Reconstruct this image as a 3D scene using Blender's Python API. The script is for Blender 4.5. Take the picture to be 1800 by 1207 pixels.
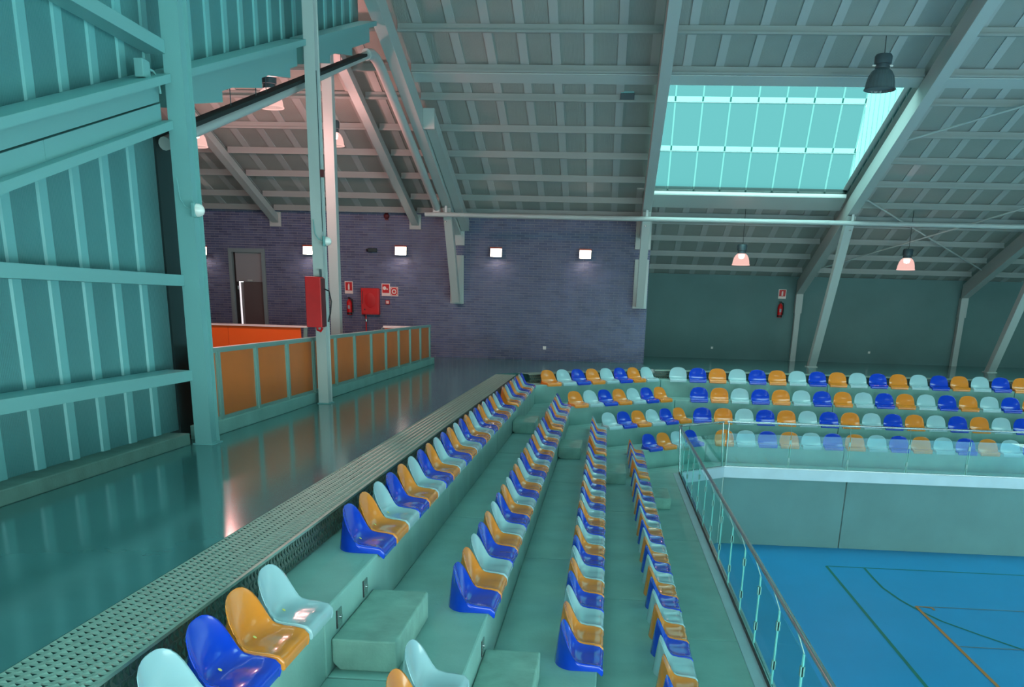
import bpy, bmesh, math, random
from mathutils import Vector, Matrix
random.seed(7)
SC = bpy.context.scene
COL = SC.collection
for o in list(bpy.data.objects):
    bpy.data.objects.remove(o)

# ------------------------------------------------------------------ camera
F_PX, CX, CY = 1650.55, 928.55, 1079.98
YAW, PITCH, ROLL = -0.072907, -0.319784, 0.027511
def cam_axes():
    cy, sy, cp, sp, cr, sr = (math.cos(YAW), math.sin(YAW), math.cos(PITCH), math.sin(PITCH), math.cos(ROLL), math.sin(ROLL))
    Rz = Matrix(((cy, -sy, 0), (sy, cy, 0), (0, 0, 1)))
    B = Matrix(((1, 0, 0), (0, 0, -1), (0, 1, 0)))
    P = Matrix(((1, 0, 0), (0, cp, sp), (0, -sp, cp)))
    Q = Matrix(((cr, -sr, 0), (sr, cr, 0), (0, 0, 1)))
    return Q @ P @ B @ Rz
R = cam_axes()
cam_data = bpy.data.cameras.new('camera')
cam = bpy.data.objects.new('camera', cam_data)
COL.objects.link(cam)
rot = Matrix((R[0], -R[1], -R[2])).transposed()
cam.matrix_world = Matrix.Translation((0, 0, 1.6)) @ rot.to_4x4()
cam_data.sensor_fit = 'HORIZONTAL'
cam_data.sensor_width = 36.0
cam_data.lens = F_PX / 1800 * 36
cam_data.shift_x = -(CX - 900) / 1800
cam_data.shift_y = (CY - 603.5) / 1800
cam_data.clip_start = 0.05
cam_data.clip_end = 300
SC.camera = cam

# ------------------------------------------------------------------ sky, exposure
W = bpy.data.worlds.new('sky'); SC.world = W; W.use_nodes = True
bg = W.node_tree.nodes['Background']
bg.inputs[0].default_value = (0.73, 1.0, 0.975, 1)
bg.inputs[1].default_value = 6.2
vs = SC.view_settings
vs.view_transform = 'Standard'; vs.look = 'None'; vs.gamma = 1.0; vs.use_curve_mapping = False
vs.exposure = -0.06

# ------------------------------------------------------------------ materials
def lin(c):
    c = c / 255.0
    return c / 12.92 if c <= 0.04045 else ((c + 0.055) / 1.055) ** 2.4
def rgb(r, g, b, k=1.0):
    return (lin(r) * k, lin(g) * k, lin(b) * k, 1)
MATS = {}
def mat(name, col, rough=0.5, metal=0.0, spec=0.5, var=0.0, scale=6.0, bump=0.0, bscale=60.0, emit=None, estr=0.0, coat=0.0, stretch=None):
    m = bpy.data.materials.new(name); m.use_nodes = True
    nt = m.node_tree; p = nt.nodes['Principled BSDF']
    p.inputs['Base Color'].default_value = col
    p.inputs['Roughness'].default_value = rough
    p.inputs['Metallic'].default_value = metal
    p.inputs['Specular IOR Level'].default_value = spec
    if coat: p.inputs['Coat Weight'].default_value = coat; p.inputs['Coat Roughness'].default_value = 0.06
    if emit: p.inputs['Emission Color'].default_value = emit; p.inputs['Emission Strength'].default_value = estr
    if var or bump:
        tc = nt.nodes.new('ShaderNodeTexCoord'); mp = nt.nodes.new('ShaderNodeMapping')
        nt.links.new(tc.outputs['Object'], mp.inputs[0])
        if stretch: mp.inputs['Scale'].default_value = stretch
    if var:
        n = nt.nodes.new('ShaderNodeTexNoise'); n.inputs['Scale'].default_value = scale; n.inputs['Detail'].default_value = 6
        nt.links.new(mp.outputs[0], n.inputs['Vector'])
        r = nt.nodes.new('ShaderNodeValToRGB')
        r.color_ramp.elements[0].position = 0.3; r.color_ramp.elements[1].position = 0.7
        r.color_ramp.elements[0].color = tuple(c * (1 - var) for c in col[:3]) + (1,)
        r.color_ramp.elements[1].color = tuple(min(1, c * (1 + var)) for c in col[:3]) + (1,)
        nt.links.new(n.outputs['Fac'], r.inputs[0]); nt.links.new(r.outputs[0], p.inputs['Base Color'])
    if bump:
        n2 = nt.nodes.new('ShaderNodeTexNoise'); n2.inputs['Scale'].default_value = bscale; n2.inputs['Detail'].default_value = 4
        nt.links.new(mp.outputs[0], n2.inputs['Vector'])
        b = nt.nodes.new('ShaderNodeBump'); b.inputs['Strength'].default_value = bump; b.inputs['Distance'].default_value = 0.02
        nt.links.new(n2.outputs['Fac'], b.inputs['Height']); nt.links.new(b.outputs[0], p.inputs['Normal'])
    MATS[name] = m
    return m
def pin_stripe(m, axis, freq, depth):
    """fine pressed lines of sheet metal: a bump wave along one object axis"""
    nt = m.node_tree; p = nt.nodes['Principled BSDF']
    tc = nt.nodes.new('ShaderNodeTexCoord'); w = nt.nodes.new('ShaderNodeTexWave')
    w.wave_type = 'BANDS'; w.bands_direction = axis; w.inputs['Scale'].default_value = freq
    nt.links.new(tc.outputs['Object'], w.inputs['Vector'])
    b = nt.nodes.new('ShaderNodeBump'); b.inputs['Strength'].default_value = depth; b.inputs['Distance'].default_value = 0.01
    nt.links.new(w.outputs['Fac'], b.inputs['Height']); nt.links.new(b.outputs[0], p.inputs['Normal'])

mat('walk_floor', rgb(66, 118, 118), 0.13, var=0.10, scale=1.2, spec=0.7)
mat('concrete', rgb(126, 174, 166), 0.75, var=0.10, scale=2.2, bump=0.12, bscale=40)
mat('concrete_block', rgb(124, 168, 156), 0.8, var=0.18, scale=5, bump=0.2, bscale=50)
mat('concrete_wall', rgb(102, 148, 146), 0.7, var=0.08, scale=1.1, bump=0.08, bscale=30)
mat('kerb', rgb(96, 132, 124), 0.8, var=0.14, scale=4, bump=0.2, bscale=40)
mat('court', rgb(36, 158, 218), 0.42, var=0.05, scale=0.6, spec=0.35)
mat('line_green', rgb(10, 120, 105), 0.5)
mat('line_orange', rgb(190, 125, 60), 0.5)
mat('line_faint', rgb(105, 135, 150), 0.5)
mat('sheet', rgb(78, 136, 138), 0.42, var=0.05, scale=2.0); pin_stripe(MATS['sheet'], 'Y', 14, 0.25)
mat('sheet_rib', rgb(110, 176, 178), 0.4)
mat('roof_sheet', rgb(152, 162, 157), 0.42, var=0.04, scale=2.0); pin_stripe(MATS['roof_sheet'], 'X', 12, 0.2)
mat('roof_rib', rgb(178, 188, 186), 0.4)
mat('steel', rgb(114, 170, 170), 0.42, spec=0.4)
mat('steel_pale', rgb(178, 190, 188), 0.45, spec=0.4)
mat('frame_paint', rgb(176, 190, 188), 0.45, spec=0.4)
mat('purlin_paint', rgb(146, 158, 156), 0.45, spec=0.4)
mat('dark', rgb(26, 32, 34), 0.7)
mat('gap_shade_and_fittings', rgb(26, 56, 58), 0.6)  # dark of the shaded gap by the column; also small dark fittings
mat('mortar', rgb(160, 160, 168), 0.9)
mat('brick_a', rgb(84, 96, 130), 0.55, var=0.22, scale=3.0)
mat('brick_b', rgb(72, 84, 118), 0.5, var=0.22, scale=3.0)
mat('brick_c', rgb(94, 104, 134), 0.6, var=0.22, scale=3.0)
mat('block_wall', rgb(97, 133, 134), 0.8, var=0.07, scale=1.0, bump=0.1, bscale=25)
mat('panel_amber', rgb(206, 108, 42), 0.45, var=0.07, scale=1.5)
mat('panel_orange', rgb(250, 112, 30), 0.45)
mat('galv', rgb(132, 172, 166), 0.42, metal=0.35)
mat('grating', rgb(140, 172, 160), 0.42, metal=0.3, var=0.1, scale=9)
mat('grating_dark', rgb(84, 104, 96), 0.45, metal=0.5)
mat('stainless', rgb(176, 190, 190), 0.24, metal=0.9)
mat('fascia_metal', rgb(168, 196, 204), 0.40, metal=0.3, var=0.06, scale=2)
mat('red_box', rgb(205, 8, 18), 0.35, var=0.08, scale=3)
mat('red_dark', rgb(96, 34, 40), 0.5)
mat('sign_white', rgb(236, 220, 214), 0.5)
mat('sign_red', rgb(196, 20, 28), 0.5)
mat('door_grey', rgb(140, 146, 150), 0.5)
mat('door_frame', rgb(120, 142, 146), 0.5)
mat('door_dark', rgb(92, 84, 84), 0.5)
mat('white', rgb(230, 234, 232), 0.5)
mat('black_rubber', rgb(18, 20, 22), 0.5)
mat('lamp_body', rgb(74, 92, 98), 0.4, metal=0.3)
mat('seat_blue', rgb(4, 62, 196), 0.22, spec=0.5, coat=0.55)
mat('seat_orange', rgb(226, 136, 42), 0.22, spec=0.5, coat=0.55)
mat('seat_light', rgb(158, 196, 202), 0.22, spec=0.5, coat=0.55)
mat('sticker', rgb(226, 224, 120), 0.5)
mat('daylight_gap', rgb(230, 235, 240), 0.5, emit=(0.95, 0.9, 0.95, 1), estr=1.0)
mat('flood_face', rgb(255, 244, 230), 0.4, emit=(1.0, 0.86, 0.72, 1), estr=6.0)
mat('flood_rim', rgb(190, 60, 20), 0.4)
mat('bulb', rgb(255, 240, 230), 0.4, emit=(1.0, 0.80, 0.72, 1), estr=3.0)
mat('bulkhead_lens', rgb(235, 238, 232), 0.15, spec=0.8)
mat('cable_green', rgb(40, 110, 60), 0.5)

def glass_mat(name, tint, gloss, rough=0.02):
    m = bpy.data.materials.new(name); m.use_nodes = True; nt = m.node_tree
    for n in list(nt.nodes): nt.nodes.remove(n)
    out = nt.nodes.new('ShaderNodeOutputMaterial'); mix = nt.nodes.new('ShaderNodeMixShader')
    t = nt.nodes.new('ShaderNodeBsdfTransparent'); t.inputs[0].default_value = tint
    g = nt.nodes.new('ShaderNodeBsdfGlossy'); g.inputs['Roughness'].default_value = rough
    g.inputs['Color'].default_value = (0.9, 1, 1, 1)
    mix.inputs[0].default_value = gloss
    nt.links.new(t.outputs[0], mix.inputs[1]); nt.links.new(g.outputs[0], mix.inputs[2]); nt.links.new(mix.outputs[0], out.inputs[0])
    MATS[name] = m
def poly_mat(name, tint, translu, k, dens=0.5):
    """translucent polycarbonate: part clear, part diffusing"""
    m = bpy.data.materials.new(name); m.use_nodes = True; nt = m.node_tree
    for n in list(nt.nodes): nt.nodes.remove(n)
    out = nt.nodes.new('ShaderNodeOutputMaterial'); mix = nt.nodes.new('ShaderNodeMixShader')
    t = nt.nodes.new('ShaderNodeBsdfTransparent'); t.inputs[0].default_value = tint
    g = nt.nodes.new('ShaderNodeBsdfTranslucent'); g.inputs[0].default_value = translu
    mix.inputs[0].default_value = k
    nt.links.new(t.outputs[0], mix.inputs[1]); nt.links.new(g.outputs[0], mix.inputs[2]); nt.links.new(mix.outputs[0], out.inputs[0])
    MATS[name] = m
glass_mat('rail_glass', (0.80, 0.93, 0.92, 1), 0.07)
mat('glass_edge', rgb(126, 200, 192), 0.3)
poly_mat('polycarb', (0.015, 0.068, 0.072, 1), (0.14, 0.25, 0.25, 1), 0.2)
poly_mat('polycarb_bright', (0.06, 0.22, 0.21, 1), (0.35, 0.6, 0.6, 1), 0.3)
poly_mat('polycarb_clear', (0.75, 0.95, 0.93, 1), (0.6, 0.9, 0.9, 1), 0.1)
poly_mat('frost_white', (0.0, 0.0, 0.0, 1), (0.75, 0.98, 0.95, 1), 0.9)
poly_mat('poly_glow', (0.08, 0.22, 0.20, 1), (0.4, 0.6, 0.58, 1), 0.15)
poly_mat('poly_bar', (0.035, 0.12, 0.115, 1), (0.2, 0.35, 0.34, 1), 0.2)
def shade_mat():
    m = bpy.data.materials.new('lamp_shade_lit'); m.use_nodes = True; nt = m.node_tree
    for n in list(nt.nodes): nt.nodes.remove(n)
    out = nt.nodes.new('ShaderNodeOutputMaterial'); mix = nt.nodes.new('ShaderNodeMixShader'); add = nt.nodes.new('ShaderNodeAddShader')
    t = nt.nodes.new('ShaderNodeBsdfTransparent'); t.inputs[0].default_value = (0.42, 0.36, 0.35, 1)
    g = nt.nodes.new('ShaderNodeBsdfTranslucent'); g.inputs[0].default_value = (0.95, 0.72, 0.66, 1)
    e = nt.nodes.new('ShaderNodeEmission'); e.inputs[0].default_value = (1, 0.60, 0.54, 1); e.inputs[1].default_value = 0.70
    mix.inputs[0].default_value = 0.0
    nt.links.new(t.outputs[0], mix.inputs[1]); nt.links.new(g.outputs[0], mix.inputs[2])
    nt.links.new(mix.outputs[0], add.inputs[0]); nt.links.new(e.outputs[0], add.inputs[1]); nt.links.new(add.outputs[0], out.inputs[0])
    MATS['lamp_shade_lit'] = m
shade_mat()
mat('lamp_shade_off', rgb(78, 98, 102), 0.3, spec=0.6)

# ------------------------------------------------------------------ builders
class MB:
    def __init__(s): s.v = []; s.f = []; s.sm = False
    def quad(s, *p):
        i = len(s.v); s.v += [tuple(q) for q in p]; s.f.append(tuple(range(i, i + len(p)))); return s
    def hexa(s, p):
        i = len(s.v); s.v += [tuple(q) for q in p]
        for a in ((0, 3, 2, 1), (4, 5, 6, 7), (0, 1, 5, 4), (1, 2, 6, 5), (2, 3, 7, 6), (3, 0, 4, 7)):
            s.f.append(tuple(i + k for k in a))
        return s
    def box(s, x0, x1, y0, y1, z0, z1):
        return s.hexa([(x0, y0, z0), (x1, y0, z0), (x1, y1, z0), (x0, y1, z0), (x0, y0, z1), (x1, y0, z1), (x1, y1, z1), (x0, y1, z1)])
    def prism(s, poly, z0, z1):
        n = len(poly); i = len(s.v)
        s.v += [(x, y, z0) for x, y in poly] + [(x, y, z1) for x, y in poly]
        s.f.append(tuple(i + k for k in reversed(range(n)))); s.f.append(tuple(i + n + k for k in range(n)))
        for k in range(n):
            l = (k + 1) % n; s.f.append((i + k, i + l, i + n + l, i + n + k))
        return s
    def prism_x(s, poly, x0, x1):
        """poly in (y, z), extruded along x"""
        n = len(poly); i = len(s.v)
        s.v += [(x0, y, z) for y, z in poly] + [(x1, y, z) for y, z in poly]
        s.f.append(tuple(i + k for k in range(n))); s.f.append(tuple(i + n + k for k in reversed(range(n))))
        for k in range(n):
            l = (k + 1) % n; s.f.append((i + l, i + k, i + n + k, i + n + l))
        return s
    def tube(s, pts, r, n=10, cap=True):
        pts = [Vector(p) for p in pts]; rings = []
        up = None
        for k, p in enumerate(pts):
            if k == 0: d = pts[1] - p
            elif k == len(pts) - 1: d = p - pts[k - 1]
            else: d = (pts[k + 1] - p).normalized() + (p - pts[k - 1]).normalized()
            d.normalize()
            a = Vector((0, 0, 1)) if abs(d.z) < 0.9 else Vector((1, 0, 0))
            if up is not None and (up - d * up.dot(d)).length > 0.1: a = up
            u = (a - d * a.dot(d)).normalized(); w = d.cross(u); up = u
            i = len(s.v)
            s.v += [tuple(p + (u * math.cos(t) + w * math.sin(t)) * r) for t in [2 * math.pi * j / n for j in range(n)]]
            rings.append(i)
        for a, b in zip(rings, rings[1:]):
            for j in range(n):
                l = (j + 1) % n; s.f.append((a + j, a + l, b + l, b + j))
        if cap:
            s.f.append(tuple(rings[0] + j for j in reversed(range(n)))); s.f.append(tuple(rings[-1] + j for j in range(n)))
        s.sm = True
        return s
    def lathe(s, prof, c=(0, 0, 0), n=24, cap0=False, cap1=False):
        rings = []
        for r, z in prof:
            i = len(s.v); rings.append(i)
            s.v += [(c[0] + r * math.cos(2 * math.pi * j / n), c[1] + r * math.sin(2 * math.pi * j / n), c[2] + z) for j in range(n)]
        for a, b in zip(rings, rings[1:]):
            for j in range(n):
                l = (j + 1) % n; s.f.append((a + j, a + l, b + l, b + j))
        if cap0: s.f.append(tuple(rings[0] + j for j in reversed(range(n))))
        if cap1: s.f.append(tuple(rings[-1] + j for j in range(n)))
        s.sm = True
        return s
    def mesh(s, name, m):
        me = bpy.data.meshes.new(name); me.from_pydata(s.v, [], s.f); me.update()
        me.materials.append(MATS[m] if isinstance(m, str) else m)
        if s.sm:
            bm = bmesh.new(); bm.from_mesh(me)
            bm.normal_update()
            for f in bm.faces: f.smooth = True
            for e in bm.edges:
                if len(e.link_faces) == 2 and e.calc_face_angle(0) > 0.7: e.smooth = False
            bm.to_mesh(me); bm.free()
        return me
    def build(s, name, m, parent=None, bevel=0.0):
        return link(name, s.mesh(name, m), parent, bevel)
def link(name, me, parent=None, bevel=0.0, loc=None, rz=0.0):
    o = bpy.data.objects.new(name, me); COL.objects.link(o)
    if loc is not None: o.location = loc
    if rz: o.rotation_euler = (0, 0, rz)
    if parent is not None:
        o.parent = parent
    if bevel:
        b = o.modifiers.new('bevel', 'BEVEL'); b.width = bevel; b.segments = 2; b.limit_method = 'ANGLE'
    return o
def empty(name, loc=(0, 0, 0), rz=0.0):
    o = bpy.data.objects.new(name, None); COL.objects.link(o); o.location = loc; o.rotation_euler = (0, 0, rz)
    o.empty_display_size = 0.1
    return o
def tag(o, label, cat, group=None):
    o['label'] = label; o['category'] = cat
    if group: o['group'] = group
    return o
def struct(o, label=None, cat=None):
    o['kind'] = 'structure'
    if label: o['label'] = label
    if cat: o['category'] = cat
    return o

# ------------------------------------------------------------------ key dimensions (metres, walkway at z = 0)
D = 0.84                                    # depth of a seat row
TZ = [None, -0.207, -0.633, -1.058, -1.483, -1.908]   # treads 1..5
T8 = math.tan(math.pi / 8)
def PA(o): return (-1.632 - o, 22.42 + T8 * o)        # left/diagonal corner of the line o metres behind the top row's edge
def PB(o): return (1.448 - T8 * o, 25.5 + o)          # diagonal/far corner
EDGE = [None, 0.0, -D, -2 * D, -3 * D, -3 * D - 0.877]
RISER, GRATE = 0.475, 0.95
COURT_Z = -3.707
Y_BRICK, Y_BACK = 29.0, 33.3
def z_roof(y): return 4.05 + 0.317 * (29 - y)
def z_und(y): return 3.93 + 0.317 * (27.35 - y)
X_END = 18.0
FRAMES = [-4.48, 0.88, 6.2, 11.45]
Y_NEAR = -2.0

# ------------------------------------------------------------------ floors
a, b = PA(GRATE), PB(GRATE)
fl = MB().prism([(-18, Y_NEAR), (a[0], Y_NEAR), a, b, (X_END, b[1]), (X_END, 33.6), (-18, 33.6)], -0.24, 0).build('floor', 'walk_floor')
struct(fl, 'polished grey concrete floor of the upper gallery walkway', 'floor')
ct = empty('floor_court', (0, 0, 0)); struct(ct, 'bright blue sports court floor with painted lines', 'floor')
MB().box(1.4, X_END, Y_NEAR, 22.35, COURT_Z - 0.1, COURT_Z).build('court_surface', 'court', ct)
def stripe(pts, w, m, z=0.003):
    mb = MB()
    P = [Vector((x, y)) for x, y in pts]
    L, Rr = [], []
    for k, p in enumerate(P):
        d = (P[min(k + 1, len(P) - 1)] - P[max(k - 1, 0)]).normalized(); n = Vector((-d.y, d.x)) * w / 2
        L.append(p + n); Rr.append(p - n)
    for k in range(len(P) - 1):
        mb.quad((Rr[k].x, Rr[k].y, COURT_Z + z), (Rr[k + 1].x, Rr[k + 1].y, COURT_Z + z), (L[k + 1].x, L[k + 1].y, COURT_Z + z), (L[k].x, L[k].y, COURT_Z + z))
    return mb.build('court_line', m, ct)
stripe([(5.05, 20.42), (5.03, 8.0)], 0.06, 'line_green')
stripe([(5.05, 20.42), (X_END, 20.30)], 0.05, 'line_green')
stripe([(5.86, 20.39), (5.84, 19.6), (5.84, 18.87), (5.95, 18.07), (6.09, 17.5), (6.34, 16.8), (6.79, 16.08), (7.24, 15.42), (8.3, 14.5), (9.6, 14.0), (11.5, 13.8)], 0.05, 'line_green', 0.005)
stripe([(6.14, 17.67), (6.14, 8.0)], 0.06, 'line_orange', 0.007)
stripe([(6.14, 17.67), (X_END, 17.62)], 0.045, 'line_faint', 0.006)
stripe([(6.14, 15.43), (X_END, 15.34)], 0.045, 'line_faint', 0.006)
stripe([(6.14, 17.67), (6.42, 17.60), (6.42, 17.45)], 0.05, 'line_orange', 0.008)

# ------------------------------------------------------------------ concrete terrace: precast slabs with joints
ter = empty('concrete_terrace'); struct(ter, 'pale concrete grandstand terrace in five stepped levels round the corner', 'terrace')
G = 0.006
for k in range(1, 6):
    hi = GRATE if k == 1 else EDGE[k - 1]
    lo = EDGE[k]
    z1 = TZ[k]; z0 = z1 - (0.20 if k == 5 else 0.62)
    xa, xb = PA(hi)[0], PA(lo)[0]
    joints = [Y_NEAR, 0.6, 5.3, 10.0, 14.7, 19.4]
    for y0, y1 in zip(joints, joints[1:]):
        MB().box(xa, xb, y0 + G, y1 - G, z0, z1).build('terrace_slab', 'concrete', ter, 0.014)
    MB().prism([(xa, 19.4 + G), (xb, 19.4 + G), (PA(lo)[0], PA(lo)[1] - G), (PA(hi)[0], PA(hi)[1] - G)], z0, z1).build('terrace_slab', 'concrete', ter, 0.014)
    MB().prism([(PA(lo)[0] + G, PA(lo)[1] + G), (PB(lo)[0] - G, PB(lo)[1] - G), (PB(hi)[0] - G, PB(hi)[1] - G), (PA(hi)[0] + G, PA(hi)[1] + G)], z0, z1).build('terrace_slab', 'concrete', ter, 0.014)
    jx = [None, 5.75, 10.45, X_END]
    MB().prism([(PB(lo)[0] + G, PB(lo)[1]), (5.75 - G, PB(lo)[1]), (5.75 - G, PB(hi)[1]), (PB(hi)[0] + G, PB(hi)[1])], z0, z1).build('terrace_slab', 'concrete', ter, 0.014)
    for x0, x1 in ((5.75, 10.45), (10.45, X_END)):
        MB().box(x0 + G, x1 - G, PB(lo)[1], PB(hi)[1], z0, z1).build('terrace_slab', 'concrete', ter, 0.014)

# court walls below the front walkway
A5, B5 = PA(EDGE[5]), PB(EDGE[5])
wc = empty('wall_court'); struct(wc, 'smooth concrete retaining wall round the sports court below the stand', 'wall')
for x0, x1 in ((B5[0], 5.69), (5.69, 11.4), (11.4, X_END)):
    MB().box(x0 + 0.012, x1 - 0.012, B5[1] + 0.03, B5[1] + 0.22, COURT_Z, TZ[5] - 0.20).build('wall_panel', 'concrete_wall', wc, 0.008)
MB().prism([(A5[0] - 0.03, A5[1]), (B5[0], B5[1] + 0.03), (B5[0] - 0.1, B5[1] + 0.22), (A5[0] - 0.2, A5[1] + 0.08)], COURT_Z, TZ[5] - 0.20).build('wall_panel', 'concrete_wall', wc)
for y0, y1 in ((Y_NEAR, 5.0), (5.0, 13.0), (13.0, A5[1])):
    MB().box(A5[0] - 0.22, A5[0] - 0.03, y0 + 0.01, y1 - 0.01, COURT_Z, TZ[5] - 0.20).build('wall_panel', 'concrete_wall', wc)

# ------------------------------------------------------------------ expanded metal walkway edge
gr = empty('walkway_grating'); struct(gr, 'expanded metal grating strip along the gallery edge above the top row', 'grating')
def mesh_panel(name, L, wid, nu, nv, ha, hb, lift, m):
    """one sheet in local (u along, v across): staggered diamond holes"""
    mb = MB(); du, dv = L / nu, wid / nv
    for j in range(nv):
        off = 0.5 * du if j % 2 else 0.0
        for i in range(nu):
            u0 = i * du + off; v0 = j * dv
            c = [(u0, v0, 0), (u0 + du, v0, 0), (u0 + du, v0 + dv, 0), (u0, v0 + dv, 0)]
            mu, mv = u0 + du / 2, v0 + dv / 2
            d = [(mu, mv - dv * hb, lift), (mu + du * ha, mv, -lift), (mu, mv + dv * hb, lift), (mu - du * ha, mv, -lift)]
            k = len(mb.v); mb.v += c + d
            mb.f += [(k, k + 1, k + 4), (k + 1, k + 5, k + 4), (k + 1, k + 2, k + 5), (k + 2, k + 6, k + 5), (k + 2, k + 3, k + 6), (k + 3, k + 7, k + 6), (k + 3, k, k + 7), (k, k + 4, k + 7)]
    return mb.mesh(name, m)
PL = 1.96
g_top = mesh_panel('grating_panel', PL, GRATE - RISER - 0.01, 34, 8, 0.20, 0.29, 0.003, 'grating')
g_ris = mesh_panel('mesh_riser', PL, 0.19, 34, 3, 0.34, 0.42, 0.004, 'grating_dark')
def place_grating(p, ang, me_t, me_r):
    # p: a point on the riser line; ang: direction of u; v points away from the court
    t = link('grating_panel', me_t, gr, 0, (p[0], p[1], 0.004), ang)
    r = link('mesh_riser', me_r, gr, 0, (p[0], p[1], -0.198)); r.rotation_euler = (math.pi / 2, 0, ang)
    e = MB().box(0, PL, -0.006, 0.014, -0.012, 0.006).mesh('edge_bar', 'grating'); link('edge_bar', e, gr, 0, (p[0], p[1], 0), ang)
y = 22.6
while y > 1.0:
    place_grating((PA(RISER)[0], y - PL), math.pi / 2, g_top, g_ris); y -= PL
dl = math.hypot(PB(RISER)[0] - PA(RISER)[0], PB(RISER)[1] - PA(RISER)[1])
for q in range(2):
    t = (q * PL + (dl - 2 * PL) / 2) / dl
    place_grating((PA(RISER)[0] + t * (PB(RISER)[0] - PA(RISER)[0]), PA(RISER)[1] + t * (PB(RISER)[1] - PA(RISER)[1])), math.pi / 4, g_top, g_ris)
for q in range(7):
    place_grating((PB(RISER)[0] + 0.05 + q * PL, PB(RISER)[1]), 0, g_top, g_ris)

# ------------------------------------------------------------------ roof
ce = empty('ceiling'); struct(ce, 'grey-green metal sheet roof sloping down to the far wall with raised ribs', 'ceiling')
SKX0, SKX1, SKY0, SKY1 = 1.0, 6.02, 22.30, 27.23
SKX2, SKX3 = 11.95, 17.3          # second dormer, unseen at the right, added for more daylight
def slope_box(mb, x0, x1, y0, y1, za, zb):
    mb.hexa([(x0, y0, z_roof(y0) + za), (x1, y0, z_roof(y0) + za), (x1, y1, z_roof(y1) + za), (x0, y1, z_roof(y1) + za),
             (x0, y0, z_roof(y0) + zb), (x1, y0, z_roof(y0) + zb), (x1, y1, z_roof(y1) + zb), (x0, y1, z_roof(y1) + zb)])
    return mb
RS = 0.664
x = -17.92
RIDGE_Y, TOP_Y = 19.4, -2.0
n = 0
while x < X_END:
    x1 = x + RS
    yend = Y_BACK + 0.25 if x1 > 0.9 else Y_BRICK + 0.15
    ystart = TOP_Y if x > -4.75 else RIDGE_Y
    segs = [(ystart, yend)]
    if SKX0 - 0.3 < (x + x1) / 2 < SKX1 + 0.2 or SKX2 - 0.3 < (x + x1) / 2 < SKX3 + 0.2: segs = [(ystart, SKY0 - 0.05), (SKY1 + 0.1, yend)]
    xm = (x + x1) / 2
    if -3.9 < xm < 0.5 or 6.8 < xm < 11.0:      # unseen flat rooflights, added to light the near treads from above
        segs = [(ystart, 7.0), (10.0, segs[0][1])] + segs[1:]
        slope_box(MB(), x + 0.01, x1 - 0.01, 7.0, 10.0, 0.02, 0.022).build('added_rooflight_pane', 'polycarb_clear', ce)
    for y0, y1 in segs:
        slope_box(MB(), x + 0.004, x1 - 0.004, y0, y1, 0.0, 0.06).build('roof_panel', 'roof_sheet', ce)
        slope_box(MB(), x - 0.085, x + 0.085, y0, y1, -0.022, 0.0).build('panel_rib', 'roof_rib', ce)
    x = x1; n += 1
slope_box(MB(), 0.66, SKX0, SKY0 - .05, SKY1 + .1, 0.0, 0.06).build('roof_panel', 'roof_sheet', ce)
slope_box(MB(), SKX2 - .35, SKX2, SKY0 - .05, SKY1 + .1, 0.0, 0.06).build('roof_panel', 'roof_sheet', ce)
# left wing, near slope rising to its ridge
def z_wing(y): return z_roof(RIDGE_Y) - 0.30 * (RIDGE_Y - y)
x = -17.92
while x < -5.6:
    MB().hexa([(x, Y_NEAR, z_wing(Y_NEAR)), (x + RS, Y_NEAR, z_wing(Y_NEAR)), (x + RS, RIDGE_Y, z_wing(RIDGE_Y)), (x, RIDGE_Y, z_wing(RIDGE_Y)),
               (x, Y_NEAR, z_wing(Y_NEAR) + .06), (x + RS, Y_NEAR, z_wing(Y_NEAR) + .06), (x + RS, RIDGE_Y, z_wing(RIDGE_Y) + .06), (x, RIDGE_Y, z_wing(RIDGE_Y) + .06)]).build('roof_panel', 'roof_sheet', ce)
    x += RS
# purlins, one piece per bay
def purlin(x0, x1, y, h=0.14, w=0.06):
    zt = z_roof(y) - 0.024
    mb = MB().box(x0, x1, y - 0.012, y + 0.012, zt - h, zt)
    mb.box(x0, x1, y - w, y + 0.012, zt - h - 0.012, zt - h)
    mb.box(x0, x1, y - w, y - w + 0.008, zt - h, zt - h + 0.03)
    return mb.build('purlin', 'purlin_paint', ce)
PY = [28.72, 27.85, 26.65, 25.45, 24.25, 22.95]
BAYS = [(-17.9, -9.9), (-9.78, -5.8), (-5.6, -4.6), (-4.36, 0.76), (1.0, 6.08), (6.32, 11.33), (11.57, X_END)]
for x0, x1 in BAYS:
    for y in PY:
        if x0 in (1.0, 11.57) and y < 27.5: continue
        purlin(x0, x1, y)
    if x0 >= 1.0:
        for y in (29.1, 30.25, 31.4, 32.5): purlin(x0, x1, y)
    ys = [21.9, 20.6, 19.45] if x0 < -4.5 else [21.9, 20.6, 19.4, 18.2, 17.0, 15.8, 14.6, 13.4, 12.2, 11.0, 9.8]
    for y in ys: purlin(x0, x1, y)
    if x0 >= -4.4:   # flat gutter tray between two purlins
        za = z_roof(21.92) - 0.185; zb = z_roof(22.25) - 0.185
        MB().hexa([(x0, 21.92, za), (x1, 21.92, za), (x1, 22.25, zb), (x0, 22.25, zb), (x0, 21.92, za + .02), (x1, 21.92, za + .02), (x1, 22.25, zb + .15), (x0, 22.25, zb + .15)]).build('gutter_tray', 'frame_paint', ce)

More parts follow.
